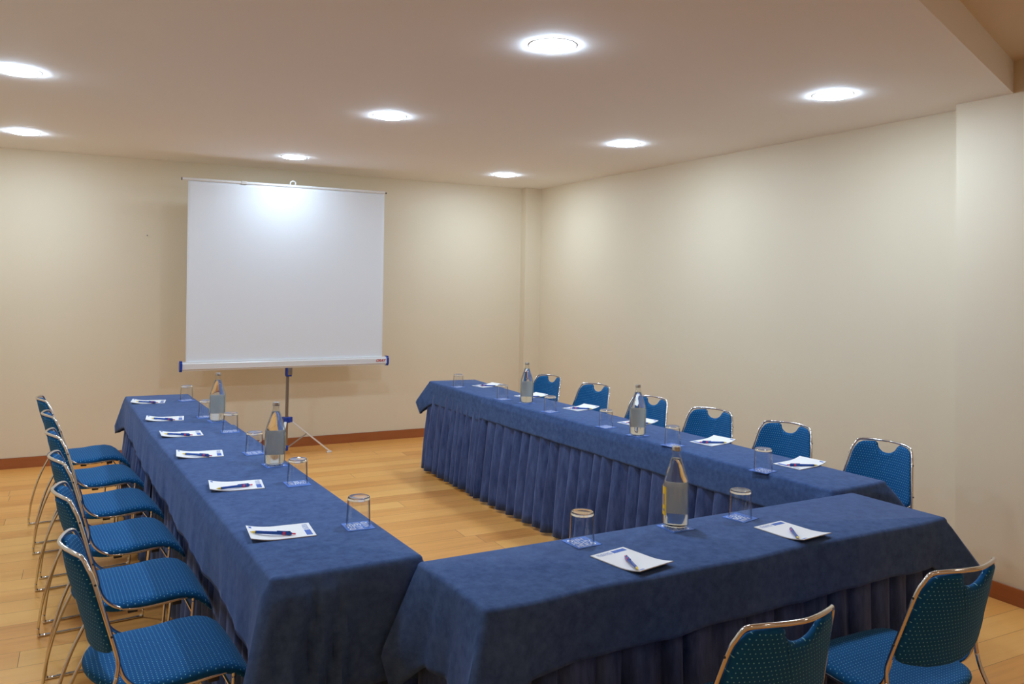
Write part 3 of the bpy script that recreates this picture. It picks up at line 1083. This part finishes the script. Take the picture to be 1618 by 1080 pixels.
def make_bottle(yellow):
    t = thing('water_bottle')
    H = 0.284
    outer = [(0.0, 0.004), (0.030, 0.004), (0.036, 0.0), (0.0415, 0.003), (0.0450, 0.012), (0.0455, 0.03), (0.0450, 0.034), (0.0455, 0.038),
             (0.0455, 0.148), (0.0448, 0.158), (0.0428, 0.168), (0.0380, 0.184), (0.0290, 0.212), (0.0190, 0.243), (0.0155, 0.251), (0.0140, 0.256),
             (0.0140, 0.268), (0.0155, 0.270), (0.0155, 0.273), (0.0135, 0.275), (0.0135, H - 0.003), (0.0125, H - 0.002), (0.0105, H - 0.003)]
    inner = [(0.0105, 0.262), (0.0112, 0.254), (0.0155, 0.242), (0.0258, 0.211), (0.0348, 0.183), (0.0395, 0.167), (0.0415, 0.157), (0.0423, 0.147),
             (0.0423, 0.014), (0.038, 0.009), (0.025, 0.008), (0.0, 0.009)]
    bm = bmesh.new()
    lathe(bm, outer + inner, 48)
    mesh_obj('glass_body', bm, M_bglass, t, auto=50)
    e = 0.0004
    wz = 0.243
    wat = [(0.0, 0.009 - e), (0.025, 0.008 - e), (0.038, 0.009 - e), (0.0423 + e, 0.014), (0.0423 + e, 0.147), (0.0415 + e, 0.157), (0.0395 + e, 0.167),
           (0.0348 + e, 0.183), (0.0258 + e, 0.211), (0.0158 + e, wz - 0.002), (0.0140, wz), (0.0, wz)]
    bm = bmesh.new()
    lathe(bm, wat, 48)
    mesh_obj('water', bm, M_water, t, auto=50)
    bm = bmesh.new()
    zb = H - 0.0145
    prof = [(0.0158, zb), (0.0162, zb + 0.002), (0.0158, zb + 0.004), (0.0152, zb + 0.013), (0.0140, zb + 0.0155), (0.0, zb + 0.016), (0.0, zb + 0.012), (0.0138, zb + 0.012), (0.0143, zb)]
    lathe(bm, prof, 40)
    mesh_obj('cap', bm, M_cap, t, auto=50)
    # paper label wrapped on the body; its middle faces local +x
    def lab(name, r0, r1, z0, z1, a0, a1, mat):
        bm = bmesh.new()
        n = 40
        g = []
        for r in (r0, r1):
            g.append([[bm.verts.new((r * math.cos(rad(a0 + (a1 - a0) * i / n)), r * math.sin(rad(a0 + (a1 - a0) * i / n)), z)) for i in range(n + 1)] for z in (z0, z1)])
        for i in range(n):
            bm.faces.new((g[1][0][i], g[1][0][i + 1], g[1][1][i + 1], g[1][1][i]))
            bm.faces.new((g[0][0][i + 1], g[0][0][i], g[0][1][i], g[0][1][i + 1]))
            bm.faces.new((g[0][0][i], g[0][0][i + 1], g[1][0][i + 1], g[1][0][i]))
            bm.faces.new((g[0][1][i + 1], g[0][1][i], g[1][1][i], g[1][1][i + 1]))
        for i in (0, n):
            bm.faces.new((g[0][0][i], g[1][0][i], g[1][1][i], g[0][1][i]))
        bmesh.ops.recalc_face_normals(bm, faces=bm.faces)
        return mesh_obj(name, bm, mat, t, auto=50)
    lb = lab('label', 0.0457, 0.0459, 0.046, 0.146, -100, 100, M_labelback)
    lab('label_front', 0.04592, 0.0461, 0.046, 0.146, -100, 100, M_labelyellow)
    bm = bmesh.new()
    for (a0, z0, z1) in ((88, 0.060, 0.068), (88, 0.082, 0.120)):
        for k in range(3):
            aa = rad(a0 - k * 6)
            ab = rad(a0 - k * 6 - 3.5)
            r = 0.0462
            v = [bm.verts.new((r * math.cos(q_), r * math.sin(q_), zz)) for q_, zz in ((aa, z0), (ab, z0), (ab, z1), (aa, z1))]
            bm.faces.new(v)
    mesh_obj('label_print', bm, M_print, t, smooth=False)
    return t

glasses = []
for i, (x, y) in enumerate([(-3.549, -5.095), (-3.607, -4.425), (-3.663, -3.752), (-3.683, -3.132), (-3.744, -2.565), (-3.778, -1.815)]):
    glasses.append((x, y, 'left', 'left-hand table, ' + ordL[i], i))
for i, (x, y) in enumerate([(-1.715, -1.80), (-1.698, -2.563), (-1.664, -3.192), (-1.638, -3.808), (-1.617, -4.404), (-1.600, -5.041)]):
    glasses.append((x, y, 'right', 'right-hand table, ' + ordR[i], i))
glasses.append((-2.927, -5.558, 'near', 'near table, left of the yellow-labelled bottle', 0))
glasses.append((-2.231, -5.559, 'near', 'near table, right of the yellow-labelled bottle', 1))
rnd = random.Random(3)
coaster_protos = [make_coaster(s) for s in (1, 2, 4)]
used = [False] * 3
def put_coaster(x, y, z, rz, label):
    k = put_coaster.n % 3
    put_coaster.n += 1
    if used[k]:
        o = dup(coaster_protos[k], (x, y, z), rz)
    else:
        o = coaster_protos[k]
        used[k] = True
        o.location = (x, y, z)
        o.rotation_euler = (0, 0, rz)
    tag(o, label, 'coaster', 'blue coasters on the tables')
put_coaster.n = 0
tum0 = make_tumbler()
for i, (x, y, wh, where, k) in enumerate(glasses):
    zc = ZT if (wh == 'near' or (wh == 'left' and k >= 4) or (wh == 'right' and k == 0)) else ZT + (0.004 if wh == 'left' else 0.005)
    zc += 0.0004
    base = {'left': 3, 'right': 188, 'near': 98}[wh]
    put_coaster(x, y, zc, rad(base - 90 + rnd.uniform(-8, 8)), 'blue coaster under the tumbler on the %s' % where)
    o = tum0 if i == 0 else dup(tum0, (0, 0, 0), 0)
    o.location = (x, y, zc + 0.0016)
    o.rotation_euler = (0, 0, rnd.uniform(0, 6))
    tag(o, 'clear glass tumbler upside down on the %s' % where, 'glass', 'upturned tumblers on coasters')

CAM = Vector((-4.40080802, -7.83959424, 1.61))
bt0 = make_bottle(True)
bots = [(-3.700, -2.735, 'left', 'glass water bottle on the left-hand table, nearer the screen', 40, 'coaster under the water bottle nearer the screen on the left-hand table'),
        (-3.624, -4.045, 'left', 'glass water bottle on the left-hand table, nearer the camera', 30, 'coaster under the water bottle nearer the camera on the left-hand table'),
        (-1.625, -2.795, 'right', 'glass water bottle on the right-hand table, farther from the camera', 20, 'coaster under the farther water bottle on the right-hand table'),
        (-1.622, -4.100, 'right', 'glass water bottle on the right-hand table, nearer the camera', 20, 'coaster under the nearer water bottle on the right-hand table'),
        (-2.532, -5.555, 'near', 'water bottle with a yellow label edge on the near table', 60, 'coaster under the yellow-labelled bottle on the near table')]
for i, (x, y, wh, lab, da, cl) in enumerate(bots):
    zc = (ZT if wh == 'near' or i == 0 else ZT + (0.004 if wh == 'left' else 0.005)) + 0.0004
    put_coaster(x, y, zc, rad({'left': 3, 'right': 8, 'near': 2}[wh] + rnd.uniform(-5, 5)), 'blue ' + cl)
    away = math.atan2(y - CAM.y, x - CAM.x)          # the label looks away from the chairs' side
    rz = away + rad([0, 0, 0, 0, 34][i])
    o = bt0 if i == 0 else dup(bt0, (0, 0, 0), 0)
    o.location = (x, y, zc + 0.0016)
    o.rotation_euler = (0, 0, rz)
    tag(o, lab, 'bottle', 'water bottles on the tables')

# ------------------------------------------------------------------ projection screen
SY = -0.45
t = thing('projection_screen', (-2.79, SY, 0))
tag(t, 'white tripod projection screen standing in front of the back wall', 'projection screen')
x0 = 2.79
# fabric, slightly skewed as it hangs, with a small crease by its upper corner
bm = bmesh.new()
nx, nz = 60, 50
G = []
for k in range(nz + 1):
    f = k / nz
    xa = -3.654 * (1 - f) + -3.675 * f + x0
    xb = -1.915 * (1 - f) + -1.926 * f + x0
    z = 0.855 + (2.432 - 0.855) * f
    row = []
    for i in range(nx + 1):
        u = i / nx
        dy = 0.004 * math.sin(u * PI * 2.0) * (1 - f) * 0.5
        dd = u * 1.74 - (1 - f) * 1.57 * 0.55 - 0.10
        env = max(0.0, 1 - ((u * 1.74 - 0.17) ** 2 + ((1 - f) * 1.57 - 0.05) ** 2) / 0.013)
        dy += 0.006 * env * math.sin(dd * 110)
        row.append(bm.verts.new((xa + (xb - xa) * u, -0.012 + dy, z)))
    G.append(row)
for k in range(nz):
    for i in range(nx):
        bm.faces.new((G[k][i], G[k][i + 1], G[k + 1][i + 1], G[k + 1][i]))
fab = mesh_obj('screen_fabric', bm, M_screen, t)
md = fab.modifiers.new('thick', 'SOLIDIFY'); md.thickness = 0.0012
bm = bmesh.new()
tube(bm, [(-3.722 + x0, -0.012, 2.441), (-1.922 + x0, -0.012, 2.441)], 0.0125, 14)
rod = mesh_obj('top_rod', bm, M_alu, t, auto=50)
bm = bmesh.new()
tube(bm, [(-1.922 + x0, -0.012, 2.438), (-1.906 + x0, -0.012, 2.436)], 0.0075, 12)
tube(bm, [(-3.728 + x0, -0.012, 2.441), (-3.722 + x0, -0.012, 2.441)], 0.0128, 12)
mesh_obj('rod_end', bm, M_dark, rod, auto=50)
bm = bmesh.new()
box(bm, -3.24 + x0, -3.19 + x0, -0.027, 0.003, 2.427, 2.4555)
bev(bm, 0.003)
mesh_obj('rod_clip', bm, simple('silver_tape', (0.62, 0.58, 0.52), 0.35), rod)
# case
bm = bmesh.new()
box(bm, -3.685 + x0, -1.876 + x0, -0.045, 0.03, 0.808, 0.882)
bmesh.ops.bevel(bm, geom=[e for e in bm.edges if abs(e.verts[0].co.x - e.verts[1].co.x) > 1], offset=0.014, segments=5, affect='EDGES')
case = mesh_obj('screen_case', bm, M_alu, t, auto=40)
for xa, xb in ((-3.703, -3.682), (-1.879, -1.858)):
    bm = bmesh.new()
    box(bm, xa + x0, xb + x0, -0.049, 0.034, 0.800, 0.889)
    bmesh.ops.bevel(bm, geom=[e for e in bm.edges if abs(e.verts[0].co.x - e.verts[1].co.x) > 0.001], offset=0.016, segments=5, affect='EDGES')
    mesh_obj('end_cap', bm, M_bluecap, case, auto=40)
# red maker's mark on the case
cu = bpy.data.curves.new('logo', 'FONT')
cu.body = 'ORAY'
cu.size = 0.034
cu.shear = 0.35
cu.offset = 0.0012
cu.extrude = 0.0004
cu.align_x = 'CENTER'
tmp = bpy.data.objects.new('logo_curve', cu)
COL.objects.link(tmp)
bpy.context.view_layer.update()
me = bpy.data.meshes.new_from_object(tmp.evaluated_get(bpy.context.evaluated_depsgraph_get()))
bpy.data.objects.remove(tmp)
bpy.data.curves.remove(cu)
me.materials.clear()
me.materials.append(M_red)
lg = bpy.data.objects.new('logo', me)
link(lg, case)
lg.location = (-1.942 + x0, -0.0455, 0.838)
lg.rotation_euler = (PI / 2, 0, 0)
# pole, bracket, tripod
bm = bmesh.new(); tube(bm, [(0, 0.012, 0.06), (0, 0.012, 0.76)], 0.0145, 16); pole = mesh_obj('pole', bm, M_steel, t, auto=50)
bm = bmesh.new(); box(bm, -0.011, 0.011, 0.002, 0.022, 0.74, 2.45); bev(bm, 0.003); mesh_obj('extension_pole', bm, M_steel, t)
bm = bmesh.new(); box(bm, -0.006, 0.034, -0.022, 0.034, 0.742, 0.812); bev(bm, 0.004)
br = mesh_obj('bracket', bm, M_steel, t)
bm = bmesh.new(); box(bm, -0.022, 0.004, -0.018, 0.034, 0.735, 0.812); bev(bm, 0.006)
box(bm, -0.018, 0.03, -0.016, 0.036, 0.727, 0.742)
mesh_obj('bracket_cover', bm, M_bluecap, br)
bm = bmesh.new()
tube(bm, catmull([(-0.022, 0.0, 2.445), (-0.022, -0.006, 2.475), (0.0, -0.01, 2.487), (0.022, -0.006, 2.475), (0.022, 0.0, 2.445)], 5), 0.006, 10)
mesh_obj('hook', bm, M_alu, t)
bm = bmesh.new(); box(bm, -0.03, 0.03, -0.016, 0.044, 0.312, 0.362); bev(bm, 0.006); hub = mesh_obj('tripod_collar', bm, M_bluecap, t)
bm = bmesh.new(); lathe(bm, [(0, 0.045), (0.019, 0.045), (0.021, 0.05), (0.021, 0.085), (0.019, 0.09), (0, 0.09)], 20)
bmesh.ops.translate(bm, verts=bm.verts, vec=(0, 0.012, 0.018))
mesh_obj('foot_collar', bm, M_bluecap, t, auto=40)
for k in range(3):
    a = rad(8 + 120 * k)
    c, s = math.cos(a), math.sin(a)
    P = lambda r, z: Vector((r * c, 0.012 + r * s, z))
    R_ = Matrix.Rotation(a, 4, 'Z')
    bm = bmesh.new()
    def bar(bm, r0, z0, r1, z1, w, h):
        L = math.hypot(r1 - r0, z1 - z0)
        b0 = len(bm.verts)
        box(bm, 0, L, -w / 2, w / 2, -h / 2, h / 2)
        bm.verts.ensure_lookup_table()
        vs = bm.verts[b0:]
        M_ = Matrix.Translation((0, 0.012, 0)) @ R_ @ Matrix.Translation((r0, 0, z0)) @ Matrix.Rotation(-math.atan2(z1 - z0, r1 - r0), 4, 'Y')
        bmesh.ops.transform(bm, matrix=M_, verts=vs)
    bar(bm, 0.03, 0.335, 0.42, 0.012, 0.020, 0.012)
    leg = mesh_obj('leg', bm, M_alu, t, smooth=False)
    bm = bmesh.new()
    box(bm, -0.03, 0.016, -0.011, 0.011, 0.0, 0.016)
    bmesh.ops.transform(bm, matrix=Matrix.Translation(P(0.42, 0.0)) @ R_, verts=bm.verts)
    bev(bm, 0.004)
    mesh_obj('foot', bm, M_alu, leg)
    bm = bmesh.new()
    bar(bm, 0.018, 0.09, 0.196, 0.197, 0.012, 0.008)
    mesh_obj('strut', bm, M_greymetal, t, smooth=False)
    bm = bmesh.new()
    bar(bm, 0.02, 0.337, 0.05, 0.337, 0.03, 0.045)
    mesh_obj('hinge', bm, M_bluecap, hub, smooth=False)

# small screw left in the wall beside the screen
bm = bmesh.new()
tube(bm, [(0, 0, 0), (0, -0.012, 0.001)], 0.0025, 8)
tube(bm, [(0, -0.012, 0.001), (0, -0.014, 0.001)], 0.0055, 10)
sc_ = mesh_obj('wall_screw', bm, M_steel, auto=40)
sc_.location = (-3.955, 0.0, 1.965)
tag(sc_, 'tiny screw sticking out of the back wall left of the screen', 'screw')

# ------------------------------------------------------------------ camera and render look
cam = bpy.data.cameras.new('camera')
cam.sensor_width = 36.0
cam.lens = 1275.8 / 1618.0 * 36.0
cam.shift_y = -(540 - 410.75) / 1618.0
cam.clip_start = 0.05
co = bpy.data.objects.new('camera', cam)
COL.objects.link(co)
Rv = Vector((0.885725, -0.46386675, 0.01785683))
Uv = Vector((-0.02846639, -0.01587967, 0.99946861))
Fv = Vector((0.46333669, 0.88576265, 0.02726964))
co.matrix_world = Matrix(((Rv.x, Uv.x, -Fv.x, CAM.x), (Rv.y, Uv.y, -Fv.y, CAM.y), (Rv.z, Uv.z, -Fv.z, CAM.z), (0, 0, 0, 1)))
scene.camera = co

w = bpy.data.worlds.new('world')
w.use_nodes = True
w.node_tree.nodes['Background'].inputs[0].default_value = (0.02, 0.02, 0.02, 1)
scene.world = w
scene.cycles.max_bounces = 20
scene.cycles.transmission_bounces = 16
scene.cycles.transparent_max_bounces = 32
scene.cycles.diffuse_bounces = 6
scene.view_settings.view_transform = 'Standard'
scene.view_settings.look = 'None'
scene.view_settings.exposure = 0.0
scene.view_settings.gamma = 1.0
scene.view_settings.use_curve_mapping = False
